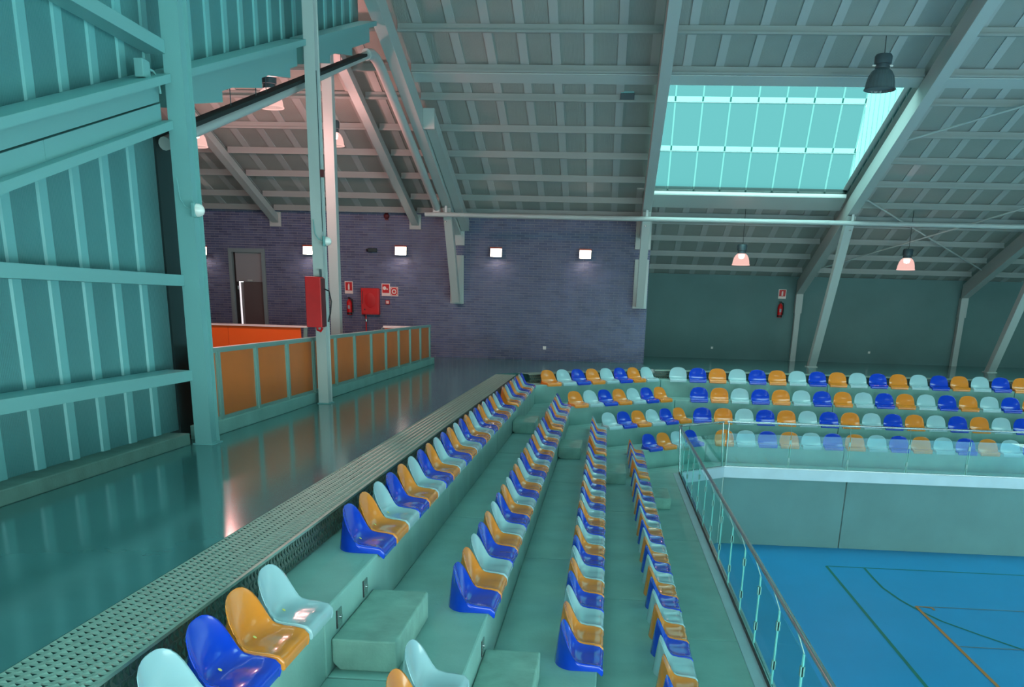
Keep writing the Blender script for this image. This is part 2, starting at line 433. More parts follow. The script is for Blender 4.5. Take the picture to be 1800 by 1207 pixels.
# ------------------------------------------------------------------ dormer skylight
TG = math.tan(math.radians(64)); SZ = 4.51
ZTOP = 7.6
def y_glass(z): return SKY1 - (z - SZ) / TG
def skylight(name, label, SKX0, SKX1, bars):
    sk = empty(name); struct(sk, label, 'window')
    levels = [SZ, 5.47, 6.50, ZTOP]
    for z0, z1 in zip(levels, levels[1:]):
        for xa, xb in zip(bars, bars[1:]):
            MB().quad((xa + .021, y_glass(z0 + .05), z0 + .05), (xb - .021, y_glass(z0 + .05), z0 + .05), (xb - .021, y_glass(z1 - .05), z1 - .05), (xa + .021, y_glass(z1 - .05), z1 - .05)).build('pane', 'polycarb', sk)
    for xb in bars:
        MB().quad((xb - .022, SKY1 + .006, SZ), (xb + .022, SKY1 + .006, SZ), (xb + .022, y_glass(ZTOP) + .006, ZTOP), (xb - .022, y_glass(ZTOP) + .006, ZTOP)).build('glazing_bar', 'poly_bar', sk)
    for z in levels[1:]:
        MB().quad((SKX0, y_glass(z - .05), z - .05), (SKX1, y_glass(z - .05), z - .05), (SKX1, y_glass(z + .05), z + .05), (SKX0, y_glass(z + .05), z + .05)).build('transom', 'poly_glow', sk)  # tint made brighter to carry the light caught on the transom
        MB().box(SKX0, SKX1, y_glass(z) + 0.0, y_glass(z) + 0.05, z - 0.075, z - 0.06).build('transom_lip', 'steel_pale', sk)
    MB().quad((SKX0, y_glass(SZ), SZ), (SKX1, y_glass(SZ), SZ), (SKX1, y_glass(SZ + .05), SZ + .05), (SKX0, y_glass(SZ + .05), SZ + .05)).build('sill_glow_strip', 'poly_glow', sk)  # strip put in for the bright light along the sill
    MB().box(SKX0, SKX1, SKY1, SKY1 + 0.10, SZ - 0.06, SZ).build('sill', 'white', sk)
    zf0, zf1 = SZ - 0.06, z_roof(28.0) - 0.2
    MB().hexa([(SKX0, SKY1, zf0 - .03), (SKX1, SKY1, zf0 - .03), (SKX1, 27.84, zf1), (SKX0, 27.84, zf1), (SKX0, SKY1, zf0), (SKX1, SKY1, zf0), (SKX1, 27.84, zf1 + .03), (SKX0, 27.84, zf1 + .03)]).build('sill_board', 'steel_pale', sk)
    # unseen clear dormer cover, made to let more daylight in; cheeks less clear
    YT = y_glass(ZTOP)
    nb = 8
    for i in range(nb):
        xa = SKX0 + (SKX1 - SKX0) * i / nb; xb = SKX0 + (SKX1 - SKX0) * (i + 1) / nb
        MB().quad((xa + .01, SKY0, z_roof(SKY0) + .05), (xb - .01, SKY0, z_roof(SKY0) + .05), (xb - .01, YT, ZTOP), (xa + .01, YT, ZTOP)).build('unseen_cover_pane', 'polycarb_clear', sk)
    def z_cheek(y):
        if y >= YT: return SZ + (SKY1 - y) * TG
        return z_roof(SKY0) + .05 + (ZTOP - z_roof(SKY0) - .05) * (y - SKY0) / (YT - SKY0)
    ys = [SKY0 + 0.02 + i * (SKY1 - SKY0 - 0.04) / 11 for i in range(12)]
    for xs in (SKX0, SKX1):
        for y0, y1 in zip(ys, ys[1:]):
            MB().quad((xs, y0 + .015, z_roof(y0) - .1), (xs, y1 - .015, z_roof(y1) - .1), (xs, y1 - .015, z_cheek(y1)), (xs, y0 + .015, z_cheek(y0))).build('side_pane', 'polycarb_bright', sk)
            MB().box(xs - .008, xs + .008, y1 - .008, y1 + .008, z_roof(y1) - .1, z_cheek(y1)).build('side_bar', 'galv', sk)


skylight('window_1', 'large translucent teal dormer skylight between two steel rafters', SKX0, SKX1, [SKX0 + 0.02] + [1.383 + 0.677 * i for i in range(7)] + [SKX1 - 0.02])
skylight('window_2_added', 'added second dormer skylight, unseen beyond the right edge, for more daylight', SKX2, SKX3, [SKX2 + 0.02 + 0.663 * i for i in range(9)])

# ------------------------------------------------------------------ steel frames
def beam_yz(mb, x0, x1, p0, p1, depth):
    """box beam whose underside runs p0 -> p1 in (y, z); depth measured upwards"""
    (y0, za), (y1, zb) = p0, p1
    return mb.hexa([(x0, y0, za), (x1, y0, za), (x1, y1, zb), (x0, y1, zb), (x0, y0, za + depth), (x1, y0, za + depth), (x1, y1, zb + depth), (x0, y1, zb + depth)])
def i_beam(mb, xc, w, p0, p1, depth, tf=0.03, tw=0.05):
    up = lambda p, d: (p[0], p[1] + d)
    beam_yz(mb, xc - w / 2, xc + w / 2, p0, p1, tf)
    beam_yz(mb, xc - tw / 2, xc + tw / 2, up(p0, tf), up(p1, tf), depth - 2 * tf)
    beam_yz(mb, xc - w / 2, xc + w / 2, up(p0, depth - tf), up(p1, depth - tf), tf)
    return mb
FL = ['pale steel roof frame dividing the left wing from the hall', 'pale steel roof frame left of the skylight ending on the brick wall corner',
      'pale steel roof frame right of the skylight with a slanting strut to the floor', 'pale steel roof frame near the right edge with a slanting strut']
for i, xc in enumerate(FRAMES):
    fr = empty('steel_frame', (0, 0, 0)); tag(fr, FL[i], 'roof frame', 'steel roof frames of the hall')
    yend = Y_BRICK - 0.03 if i < 2 else 33.1
    beam_yz(MB(), xc - 0.115, xc + 0.115, (TOP_Y, z_und(TOP_Y)), (yend, z_und(yend)), 0.44).build('rafter', 'frame_paint', fr, 0.006)
    y_top, z_top = 27.25, z_und(27.25) + 0.02
    if i < 2: yb, zb = Y_BRICK - 0.05, 1.58
    else: yb, zb = 30.0, 0.0
    MB().hexa([(xc - .11, yb - (.16 if i > 1 else .30), zb), (xc + .11, yb - (.16 if i > 1 else .30), zb), (xc + .11, yb + (.16 if i > 1 else .02), zb), (xc - .11, yb + (.16 if i > 1 else .02), zb),
               (xc - .11, y_top - .16, z_top), (xc + .11, y_top - .16, z_top), (xc + .11, y_top + .16, z_top), (xc - .11, y_top + .16, z_top)]).build('strut', 'steel_pale', fr, 0.006)
    if i < 2:
        MB().box(xc - .2, xc + .2, Y_BRICK - 0.06, Y_BRICK - 0.012, 1.54, 2.88).build('wall_plate', 'steel_pale', fr)
        MB().box(xc - .22, xc + .22, Y_BRICK - 0.06, Y_BRICK - 0.012, 3.15, 3.95).build('bearing_plate', 'steel_pale', fr)
    else:
        MB().box(xc - .15, xc + .15, 29.8, 30.2, 0.0, 0.02).build('base_plate', 'steel_pale', fr)
        MB().box(xc - .11, xc + .11, 33.02, 33.26, z_und(33.2) - 0.55, z_und(33.2) + 0.05).build('end_bracket', 'frame_paint', fr)
    if i == 0:
        beam_yz(MB(), xc + 0.13, xc + 0.36, (23.35, z_und(23.35) + 0.16), (Y_BRICK - 0.07, z_und(Y_BRICK - 0.07) + 0.10), 0.30).build('haunch_beam', 'frame_paint', fr, 0.006)
        MB().box(xc + 0.12, xc + 0.37, 23.2, 23.36, z_und(23.3) + 0.05, z_und(23.3) + 0.47).build('haunch_plate', 'frame_paint', fr)
    MB().lathe([(0, .0), (.03, .0), (.03, .02), (0, .02)], (xc - 0.02, y_top - 0.19, z_top - 0.36), 10).build('bolt_head', 'stainless', fr)
for i, xc in enumerate(FRAMES[2:]):
    o = MB().box(xc - 0.085, xc + 0.085, 33.06, 33.28, 0, z_und(33.15) - 0.55).build('wall_column', 'steel_pale')
    tag(o, ['slim pale steel column on the green wall beside the fire extinguisher', 'slim pale steel column on the green wall near the right edge'][i], 'column')
# left wing frames
for i, (xc, lab) in enumerate(((-5.7, 'narrow rafter of the left wing nearest the hall, down to the brick wall'), (-9.84, 'narrow rafter of the left wing right of the door, down to the brick wall'))):
    fr = empty('wing_frame'); tag(fr, lab, 'rafter', 'rafters of the left wing')
    beam_yz(MB(), xc - .10, xc + .10, (RIDGE_Y, z_roof(RIDGE_Y) - .40), (Y_BRICK - .03, z_roof(Y_BRICK - .03) - .42), 0.21).build('rafter', 'frame_paint', fr)
    MB().box(xc - .17, xc + .17, Y_BRICK - .06, Y_BRICK - .012, 3.55, 3.95).build('bearing_plate', 'steel_pale', fr)
o = MB().box(-5.80, -5.60, 20.22, 20.42, 0.0, z_roof(20.3) - .39).build('wing_column', 'steel_pale', None, 0.006)
tag(o, 'slim pale column rising behind the amber partition in the left wing', 'column')

# gallery columns in line with the left wall
C_LAB = ['tall teal steel column at the end of the corrugated wall', 'tall steel column carrying the red box']
for i, (y0, y1, x0, x1) in enumerate(((10.29, 10.53, -4.555, -4.365), (14.93, 15.16, -4.525, -4.365))):
    c = empty('steel_column', ((x0 + x1) / 2, (y0 + y1) / 2, 0)); tag(c, C_LAB[i], 'column')
    cm = 'steel' if i == 0 else 'steel_pale'  # second column paler: light from the wing is put into its colour
    w = (x1 - x0) / 2; h = (y1 - y0) / 2; zt = z_roof(y1) - 0.2
    MB().box(-w, w, -h, -h + .016, 0, zt).build('front_flange', cm, c)
    MB().box(-w, w, h - .016, h, 0, zt).build('rear_flange', cm, c)
    MB().box(-.02, .06, -h + .016, h - .016, 0, zt).build('web', cm, c)
    MB().box(-w - .02, w + .02, -h - .02, h + .02, 0, .015).build('base_plate', 'steel', c)
    if i: MB().tube([(w - .01, -h + .05, 2.55), (w - .01, -h + .05, 4.7)], .012, 8).build('conduit', 'gap_shade_and_fittings', c)
    if i: MB().box(w - .02, w + .05, -h + .02, -h + .08, 3.30, 3.40).build('sensor', 'red_dark', c)

# ------------------------------------------------------------------ left corrugated wall
def z_inc(y): return 2.793 + 0.3007 * (y - 7.309)
wl = empty('wall_left'); struct(wl, 'teal corrugated sheet metal wall with pale vertical ribs and rails', 'wall')
XP = -4.85
PS = 0.557
ylist = []
yy = 7.765 - 14 * PS
while yy < 20.5: ylist.append(yy); yy += PS
for y0 in ylist:
    y1 = y0 + PS
    for (ya, yb) in ((y0, y1),):
        if yb <= 10.62:
            lo0 = lo1 = 0.12
        else:
            lo0, lo1 = z_inc(ya) - 0.28, z_inc(yb) - 0.28
        if ya > RIDGE_Y - .1: continue
        t0, t1 = z_roof(max(ya, TOP_Y)), z_roof(max(yb, TOP_Y))
        MB().hexa([(XP - .06, ya + .003, lo0), (XP, ya + .003, lo0), (XP, yb - .003, lo1), (XP - .06, yb - .003, lo1), (XP - .06, ya + .003, t0), (XP, ya + .003, t0), (XP, yb - .003, t1), (XP - .06, yb - .003, t1)]).build('wall_panel', 'sheet', wl)
        a0, a1 = ya - .075, ya + .075
        MB().hexa([(XP, a0, lo0), (XP + .022, a0 + .012, lo0), (XP + .022, a1 - .012, lo0), (XP, a1, lo0), (XP, a0, t0), (XP + .022, a0 + .012, t0), (XP + .022, a1 - .012, t0), (XP, a1, t0)]).build('panel_rib', 'sheet_rib', wl)
Y_W0 = Y_NEAR
MB().box(-4.95, -4.6, Y_W0, 10.27, 0, 0.125).build('wall_kerb', 'kerb', wl, 0.01)
for z in (0.755, 1.735):
    MB().box(-4.80, -4.52, Y_W0, 10.28, z - .055, z + .055).build('wall_rail', 'steel', wl)
MB().box(-4.72, -4.52, Y_W0, 10.28, 3.86, 3.98).build('wall_rail', 'steel', wl)
def inc_beam(name, x0, x1, y0, y1, da, db, m):
    return MB().hexa([(x0, y0, z_inc(y0) + da), (x1, y0, z_inc(y0) + da), (x1, y1, z_inc(y1) + da), (x0, y1, z_inc(y1) + da),
                      (x0, y0, z_inc(y0) + db), (x1, y0, z_inc(y0) + db), (x1, y1, z_inc(y1) + db), (x0, y1, z_inc(y1) + db)]).build(name, m, wl)
for y0, y1 in ((Y_W0, 10.27), (10.55, 14.91), (15.18, 19.35)):
    inc_beam('sloping_rail', -4.80, -4.48, y0, y1, -.078, 0.0, 'steel')
    inc_beam('rail_web', -4.80, -4.62, y0, y1, -.25 if y0 < 10 else -.34, -.078, 'steel')
inc_beam('fascia_plate', -4.80, -4.60, Y_W0, 8.02, -.42, -.262, 'steel')
inc_beam('fascia_plate', -4.80, -4.60, 8.025, 10.24, -.42, -.262, 'steel')
inc_beam('sloping_rail', -4.80, -4.50, Y_W0, 10.28, -.50, -.42, 'steel')
MB().box(-5.1, -4.86, 10.62, 11.2, 0.02, 3.3).build('gap_shade_strip', 'gap_shade_and_fittings', wl)  # dark strip put in for the shade of the gap behind the column
# stepped closing plates, cable tray and tube under the opening's sloping rail
for ya, yb in ((10.75, 12.0), (12.25, 13.4), (13.6, 14.6), (15.45, 16.7), (16.95, 18.1)):
    MB().prism_x([(ya, z_inc(ya) - .335), (yb, z_inc(yb) - .46), (yb, z_inc(yb) - .335)], -4.74, -4.63).build('closing_plate', 'steel', wl)

# white duct: up the slope, over the ridge, down beside the rafter
du = empty('duct_tube', (-4.75, 20.2, 6.0)); tag(du, 'pale duct running over the left opening and down beside the rafter', 'duct')
def rel(L): return [(0, y - 20.2, z - 6.0) for y, z in L]
MB().tube(rel([(10.6, z_inc(10.6) - .685), (14.0, 4.145), (18.4, 5.54), (19.75, 5.96)]), 0.068, 12).build('sloping_tube', 'steel_pale', du)
MB().tube(rel([(19.6, 5.93), (20.0, 6.02), (20.35, 6.03), (20.7, 5.97), (21.2, 5.83), (24.2, 4.91), (26.4, 4.21), (26.9, 4.05), (27.1, 3.98)]), 0.10, 14).build('falling_duct', 'steel_pale', du)
_o = MB().hexa([(.03, 10.55 - 20.2, z_inc(10.55) - .585 - 6), (.19, 10.55 - 20.2, z_inc(10.55) - .585 - 6), (.19, 18.9 - 20.2, z_inc(18.9) - .535 - 6), (.03, 18.9 - 20.2, z_inc(18.9) - .535 - 6),
            (.03, 10.55 - 20.2, z_inc(10.55) - .54 - 6), (.19, 10.55 - 20.2, z_inc(10.55) - .54 - 6), (.19, 18.9 - 20.2, z_inc(18.9) - .49 - 6), (.03, 18.9 - 20.2, z_inc(18.9) - .49 - 6)]).build('cable_tray', 'dark', du)
_o['label'] = 'thin black cable tray above the sloping tube'
for yy in (11.2, 12.3, 13.2, 13.6, 16.0, 17.4):
    MB().tube([(.1, yy - 20.2, z_inc(yy) - .55 - 6), (.1, yy - 20.2, z_inc(yy) - .30 - 6)], .006, 6).build('hanger', 'lamp_body', du)
MB().box(-.09, .09, 27.05 - 20.2, 27.2 - 20.2, 3.86 - 6.0, 4.22 - 6.0).build('end_box', 'steel_pale', du)
pp = empty('tie_pipe', (0, 27.0, 3.80)); tag(pp, 'long pale horizontal pipe across the hall under the roof frames', 'pipe')
MB().tube([(-5.05, 0, 0), (X_END, 0, 0)], 0.058, 12).build('pipe', 'steel_pale', pp)
for xc in FRAMES:
    MB().box(xc - .03, xc + .03, -.012, .012, .05, .22).build('hanger', 'steel_pale', pp)

# ------------------------------------------------------------------ brick wall
wb = empty('wall_far'); struct(wb, 'dark blue brick wall at the end of the gallery', 'wall')
DX0, DX1, DZ = -11.33, -10.22, 2.93
XL, XR = -17.5, 1.1
for x0, x1, z0, z1 in ((XL, DX0, 0, 4.05), (DX1, XR, 0, 4.05), (DX0, DX1, DZ, 4.05)):
    MB().box(x0, x1, Y_BRICK, Y_BRICK + .3, z0, z1).build('wall_core', 'mortar', wb)
BL, BH = 0.263, 0.0682
bricks = []
row = 0
z = 0.004
while z + 0.057 < 4.03:
    x = XL + (BL / 2 if row % 2 else 0)
    while x < XR:
        xa, xb = max(x, XL) + .005, min(x + BL, XR + .004) - .005
        if xb - xa > .03:
            if not (xa < DX1 and xb > DX0 and z < DZ): bricks.append((xa, xb, z, z + 0.0582))
            else:
                if xa < DX0 - .03: bricks.append((xa, DX0 - .005, z, z + .0582))
                if xb > DX1 + .03: bricks.append((DX1 + .005, xb, z, z + .0582))
        x += BL
    z += BH; row += 1
def is_near(b): return -4.1 < b[0] < -1.9 and 1.0 < b[2] < 3.6 and abs(b[1] - b[0] - BL + .01) < .002
near = [b for b in bricks if is_near(b)]
near.sort(key=lambda b: abs((b[0] + b[1]) / 2 + 3.0) + abs(b[2] - 2.3))
near = set(near[:290])
rest = {'brick_a': MB(), 'brick_b': MB(), 'brick_c': MB()}
bm_sh = {}
for mname in rest:
    bm_sh[mname] = MB().box(0, BL - .01, -.009, .01, 0, .0582).mesh('brick', mname)
for b in bricks:
    mname = random.choice(('brick_a', 'brick_a', 'brick_b', 'brick_c'))
    if b in near:
        link('brick', bm_sh[mname], wb, 0, (b[0], Y_BRICK, b[2]))
    else:
        dpt = .008 + random.random() * .003
        mb = rest[mname]; y0 = Y_BRICK - dpt; i = len(mb.v)
        mb.box(b[0], b[1], y0, Y_BRICK + .002, b[2], b[3])
for mname, mb in rest.items():
    o = mb.build('brickwork', mname, wb); o['kind'] = 'stuff'
# recessed green wall
wk = empty('wall_back'); struct(wk, 'dull green blockwork wall set back behind the far seats', 'wall')
MB().box(1.1, X_END, Y_BACK, Y_BACK + .3, 0, z_roof(Y_BACK) - .02).build('wall_core', 'block_wall', wk)
MB().box(0.8, 1.1, Y_BRICK + .3, Y_BACK + .3, 0, z_roof(Y_BRICK + .3) - .2).build('wall_return', 'block_wall', wk)
for x in (3.53, 8.72):
    tag(MB().box(x - .035, x + .035, Y_BACK - .015, Y_BACK, .31, .38).build('wall_socket', 'white'), 'small white socket low on the green wall ' + ('left of the first wall column' if x < 5 else 'between the two wall columns'), 'socket')
tag(MB().box(-1.90, -1.80, Y_BRICK - .03, Y_BRICK - .011, .31, .41).build('wall_socket', 'white', None, 0.006), 'white socket low on the blue brick wall', 'socket')
wo = MB().box(-18, -17.7, Y_NEAR, 33.6, 0, 8).build('wall_wing', 'block_wall'); struct(wo, 'outer wall of the left wing', 'wall')

# unseen end walls, added to cut back daylight; the near end stays open below
wn = MB().prism_x([(Y_NEAR - .2, 2.8), (Y_NEAR, 2.8), (Y_NEAR, z_roof(Y_NEAR) - .02), (Y_NEAR - .2, z_roof(Y_NEAR) - .02)], -4.8, X_END).build('wall_near_added', 'block_wall'); struct(wn, 'added upper wall behind the viewer holding back daylight', 'wall')
wr = MB().prism_x([(Y_NEAR, 0.2), (Y_BACK, -3.6), (Y_BACK, z_roof(Y_BACK) - .02), (Y_NEAR, z_roof(Y_NEAR) - .02)], X_END, X_END + .2).build('wall_right_added', 'block_wall'); struct(wr, 'added unseen side wall at the right holding back daylight', 'wall')

# door in the brick wall
dr = empty('door_1', ((DX0 + DX1) / 2, Y_BRICK, 0)); struct(dr, 'grey framed door standing ajar in the blue brick wall', 'door')
hw = (DX1 - DX0) / 2
MB().box(-hw, -hw + .11, -.05, .12, 0, DZ).box(hw - .11, hw, -.05, .12, 0, DZ).box(-hw + .11, hw - .11, -.05, .12, DZ - .11, DZ).build('door_frame', 'door_frame', dr)
MB().box(-hw + .17, hw - .11, .06, .10, 2.0, DZ - .11).build('transom_panel', 'door_grey', dr)
MB().box(-hw + .36, hw - .11, .10, .14, 0.0, 2.0).build('door_leaf', 'door_dark', dr)
MB().box(-hw + .30, -hw + .36, .04, .14, 0.0, 1.985).build('leaf_edge', 'door_grey', dr)
MB().box(-hw + .225, -hw + .30, .10, .12, 0.02, 1.98).build('light_gap', 'daylight_gap', dr)
MB().box(-hw + .11, -hw + .225, .09, .12, 0, 2.0).build('dark_gap', 'dark', dr)
MB().box(-hw + .11, -hw + .17, .09, .12, 2.0, DZ - .11).build('dark_gap', 'dark', dr)
for z in (.35, 1.78): MB().box(-hw + .18, -hw + .215, .05, .09, z, z + .1).build('hinge', 'stainless', dr)
MB().box(-.04, .10, .03, .06, 2.02, 2.06).build('door_closer', 'steel_pale', dr)

# ------------------------------------------------------------------ amber partition
pt = empty('partition_railing', (-4.65, 18.2, 0)); tag(pt, 'long low partition of amber panels in a metal frame on a concrete kerb', 'partition')
py = [11.31 + 1.276 * i for i in range(12)]
MB().box(-.10, .06, 10.62 - 18.2, 25.75 - 18.2, 0, .165).build('kerb', 'concrete', pt, 0.01)
MB().box(-.045, .035, 10.62 - 18.2, 25.42 - 18.2, .965, 1.005).build('top_rail', 'galv', pt)
for i, y in enumerate(py):
    MB().box(-.04, .03, y - .035 - 18.2, y + .035 - 18.2, .165, .965).build('post', 'galv', pt)
    prev = py[i - 1] if i else 10.62
    MB().box(-.015, -.003, prev + .06 - 18.2, y - .06 - 18.2, .20, .945).build('infill_panel', 'panel_amber', pt)
    MB().box(-.02, .012, prev + .035 - 18.2, prev + .06 - 18.2, .165, .965).box(-.02, .012, y - .06 - 18.2, y - .035 - 18.2, .165, .965).box(-.02, .012, prev + .06 - 18.2, y - .06 - 18.2, .165, .20).box(-.02, .012, prev + .06 - 18.2, y - .06 - 18.2, .945, .965).build('panel_frame', 'galv', pt)

# orange stair parapets in the wing
op = empty('stair_parapet', (-9.1, 24, 0)); tag(op, 'bright orange stair parapet with a pale top rail behind the amber partition', 'parapet')
MB().box(-2.6, -.42, -.02, .02, 0.02, .88).build('parapet_panel', 'panel_orange', op)
MB().box(-.41, 1.45, -.02, .02, 0.02, .88).build('parapet_panel', 'panel_orange', op)
MB().box(-2.6, 1.62, -.05, .05, .88, .925).build('top_rail', 'white', op)
MB().hexa([(1.47, -.03, .02), (1.55, -.03, .02), (1.55, .03, .02), (1.47, .03, .02), (1.53, -.03, .88), (1.62, -.03, .88), (1.62, .03, .88), (1.53, .03, .88)]).build('end_post', 'galv', op)
op2 = empty('stair_parapet', (-5.1, 24, 0)); tag(op2, 'short orange parapet piece with pale rail below the red hose cabinet', 'parapet')
MB().box(-.42, .36, -.02, .02, 0.02, .93).build('parapet_panel', 'panel_orange', op2)
MB().box(-.45, .38, -.05, .05, .93, .985).build('top_rail', 'white', op2)
MB().tube([(-.5, 0, .02), (-.5, 0, .90), (-.45, 0, .95)], .02, 8).build('end_post', 'galv', op2)

# ------------------------------------------------------------------ glass balustrade
def balustrade(name, label, pts, joints, inward, s_end=True):
    """pts: base line end points; joints: distances of the glass joints; inward: unit vector to the seats"""
    p0, p1 = Vector((*pts[0], 0)), Vector((*pts[1], 0)); d = (p1 - p0); L = d.length; d.normalize(); ang = math.atan2(d.y, d.x)
    side = 1 if Vector((-d.y, d.x, 0)).dot(Vector((*inward, 0))) > 0 else -1
    e = empty(name, (p0.x, p0.y, TZ[5]), ang); tag(e, label, 'balustrade', 'glass balustrades along the stand edge')
    s = side
    def bx(nm, x0, x1, y0, y1, z0, z1, m, par=e):
        return MB().box(x0, x1, min(y0, y1), max(y0, y1), z0, z1).build(nm, m, par)
    bx('base_strip', 0, L, .02 * s, .155 * s, 0, .012, 'fascia_metal')
    bx('base_channel', 0, L, -.02 * s, .02 * s, 0, .05, 'stainless')
    bx('base_gasket', 0, L, .0201 * s, .032 * s, .012, .052, 'black_rubber')
    bx('edge_fascia', 0, L, -.045 * s, -.02 * s, -.21, .03, 'fascia_metal')
    js = [0.02] + joints + [L - .02]
    for a, b in zip(js, js[1:]):
        if b - a < .15: continue
        bx('glass_panel', a + .012, b - .012, -.006, .006, .05, .80, 'rail_glass')
        for c in (a + .012, b - .022):
            bx('glass_edge', c, c + .010, -.0065, .0065, .05, .80, 'glass_edge')
    for j in joints:
        for zz in (.20, .60):
            bx('glass_clamp', j - .022, j + .022, -.018, .018, zz, zz + .09, 'galv')
        MB().tube([(j, 0, .80), (j, .09 * s, 1.03)], .006, 6).build('rail_bracket', 'galv', e)
    MB().tube([(0, .09 * s, 1.045), (L, .09 * s, 1.045)], .024, 12).build('handrail', 'stainless', e)
    MB().tube([(L - .03 if s_end else .03, .02 * s, 0), (L - .03 if s_end else .03, .085 * s, 1.03)], .016, 8).build('corner_post', 'stainless', e)
    return e
yj = [8.67 + 1.18 * k for k in range(-5, 11)]
balustrade('glass_balustrade', 'glass balustrade with steel handrail along the left stand beside the court', ((A5[0], 0.0), A5), [y for y in yj if 0.2 < y < 20.9], (-1, 0))
balustrade('glass_balustrade', 'short diagonal glass balustrade at the corner of the stand', ((A5[0] + .03, A5[1] + .03), (B5[0] - .03, B5[1] - .03)), [], (-0.7, 0.7))
balustrade('glass_balustrade', 'glass balustrade along the far stand in front of the lowest far seats', (B5, (X_END, B5[1])), [0.12 + 1.33 * k for k in range(1, 11)], (0, 1), False)

# ------------------------------------------------------------------ stadium seats
def seat_mesh():
    S = [(.040, -.042, .190, 0), (.046, -.012, .203, 0), (.040, .018, .209, .003), (.016, .034, .214, .010), (-.035, .036, .217, .018),
         (-.095, .034, .219, .024), (-.150, .038, .221, .030), (-.196, .056, .223, .038), (-.226, .096, .223, .040), (-.248, .150, .219, .038),
         (-.264, .200, .209, .032), (-.275, .244, .188, .024), (-.283, .277, .158, .015), (-.288, .299, .118, .008), (-.291, .311, .072, .003), (-.292, .316, .030, .001)]
    U = [-1, -.94, -.8, -.55, -.28, 0, .28, .55, .8, .94, 1]
    V, Fc = [], []
    nU, nS = len(U), len(S)
    for k, (x, z, w, r) in enumerate(S):
        a = S[max(k - 1, 0)]; b = S[min(k + 1, nS - 1)]
        dx, dz = b[0] - a[0], b[1] - a[1]; l = math.hypot(dx, dz); nx, nz = dz / l, -dx / l
        for u in U:
            q = abs(u) ** 3 * r
            # a shallow thigh ridge in the middle of the pan
            mid = .010 * math.exp(-(u / .22) ** 2) * (1 if 3 <= k <= 5 else 0)
            V.append((x + nx * (q + mid), w * u, z + nz * (q + mid)))
    for k in range(nS - 1):
        for j in range(nU - 1):
            i = k * nU + j
            Fc.append((i, i + nU, i + nU + 1, i + 1))
    # skirt
    right = [k * nU + nU - 1 for k in range(nS)]; left = [k * nU for k in range(nS)]
    top = [(nS - 1) * nU + j for j in range(nU - 2, 0, -1)]
    loop = right + top + left[::-1]
    foot = []
    def plan(t):   # t 0..1 from front side to rear centre
        if t < .5: return (-.035 - t / .5 * .150, .2265)
        th = (t - .5) / .5 * math.pi / 2
        return (-.185 - .152 * math.sin(th), .2265 * math.cos(th))
    n = len(loop)
    ringidx = [loop]
    out = []
    for m, vi in enumerate(loop):
        x, y, z = V[vi]
        sgn = 1 if m < n / 2 else -1
        if m < nS: k = m
        elif m >= n - nS: k = n - 1 - m
        else: k = None
        if k is not None and k <= 3:
            b = (x - .004, y + sgn * .004, min(z, -.040) if k < 2 else (-.040 if k == 2 else 0.0))
            if k == 3: b = (.0, y + sgn * .010, 0.0)
        else:
            frac = (min(m, n - 1 - m) - 4) / ((n - 1) / 2 - 4)
            px, pyy = plan(frac)
            b = (px, pyy * sgn, 0.0)
        out.append(b)
    for f, bulge in ((.045, .006), (.35, .006), (.72, .003), (1.0, 0)):
        ring = []
        for m, vi in enumerate(loop):
            x, y, z = V[vi]; bx_, by_, bz_ = out[m]
            c = Vector((x + .16, y, 0)); c = c.normalized() if c.length > 1e-4 else Vector((1, 0, 0))
            dn = -.002 if f < .1 else 0
            ring.append(len(V)); V.append((x + (bx_ - x) * f + c.x * bulge, y + (by_ - y) * f + c.y * bulge, z + (bz_ - z) * f + dn))
        ringidx.append(ring)
    for r0, r1 in zip(ringidx, ringidx[1:]):
        for m in range(n - 1):
            Fc.append((r0[m], r1[m], r1[m + 1], r0[m + 1]))
    me = bpy.data.meshes.new('stadium_seat'); me.from_pydata(V, [], Fc); me.update()
    bm = bmesh.new(); bm.from_mesh(me)
    bmesh.ops.recalc_face_normals(bm, faces=bm.faces)
    for f in bm.faces: f.smooth = True
    bm.to_mesh(me); bm.free()
    return me
base_seat = seat_mesh()
SEATM = {}
for c in ('blue', 'orange', 'light'):
    me = base_seat.copy(); me.materials.append(MATS['seat_' + c]); SEATM[c] = me
CNAME = {'blue': 'cobalt blue', 'orange': 'amber orange', 'light': 'pale aqua'}
ROWN = {1: 'top', 2: 'second', 3: 'third', 4: 'lowest'}
ORD = ['first', 'second', 'third', 'fourth', 'fifth', 'sixth', 'seventh', 'eighth', 'ninth', 'tenth', '11th', '12th', '13th', '14th', '15th', '16th', '17th', '18th', '19th', '20th', '21st', '22nd', '23rd', '24th']
stk = MB().lathe([(0, .0), (.011, .0), (.011, .001), (0, .001)], (0, 0, 0), 12).mesh('number_disc', 'sticker')
def add_seat(p, z, rz, colour, label, group, disc=False):
    o = link('stadium_seat', SEATM[colour], None, 0, (p[0], p[1], z), rz)
    tag(o, label, 'seat', group)
    if disc:
        d = link('number_disc', stk, o, 0, (-.185, .0, .0585)); d.rotation_euler = (0, .55, 0); d['label'] = 'small yellow number disc'
    return o
cyc = ['blue', 'orange', 'light']
P_L, P_D, P_F = 0.48, 0.49, 0.515
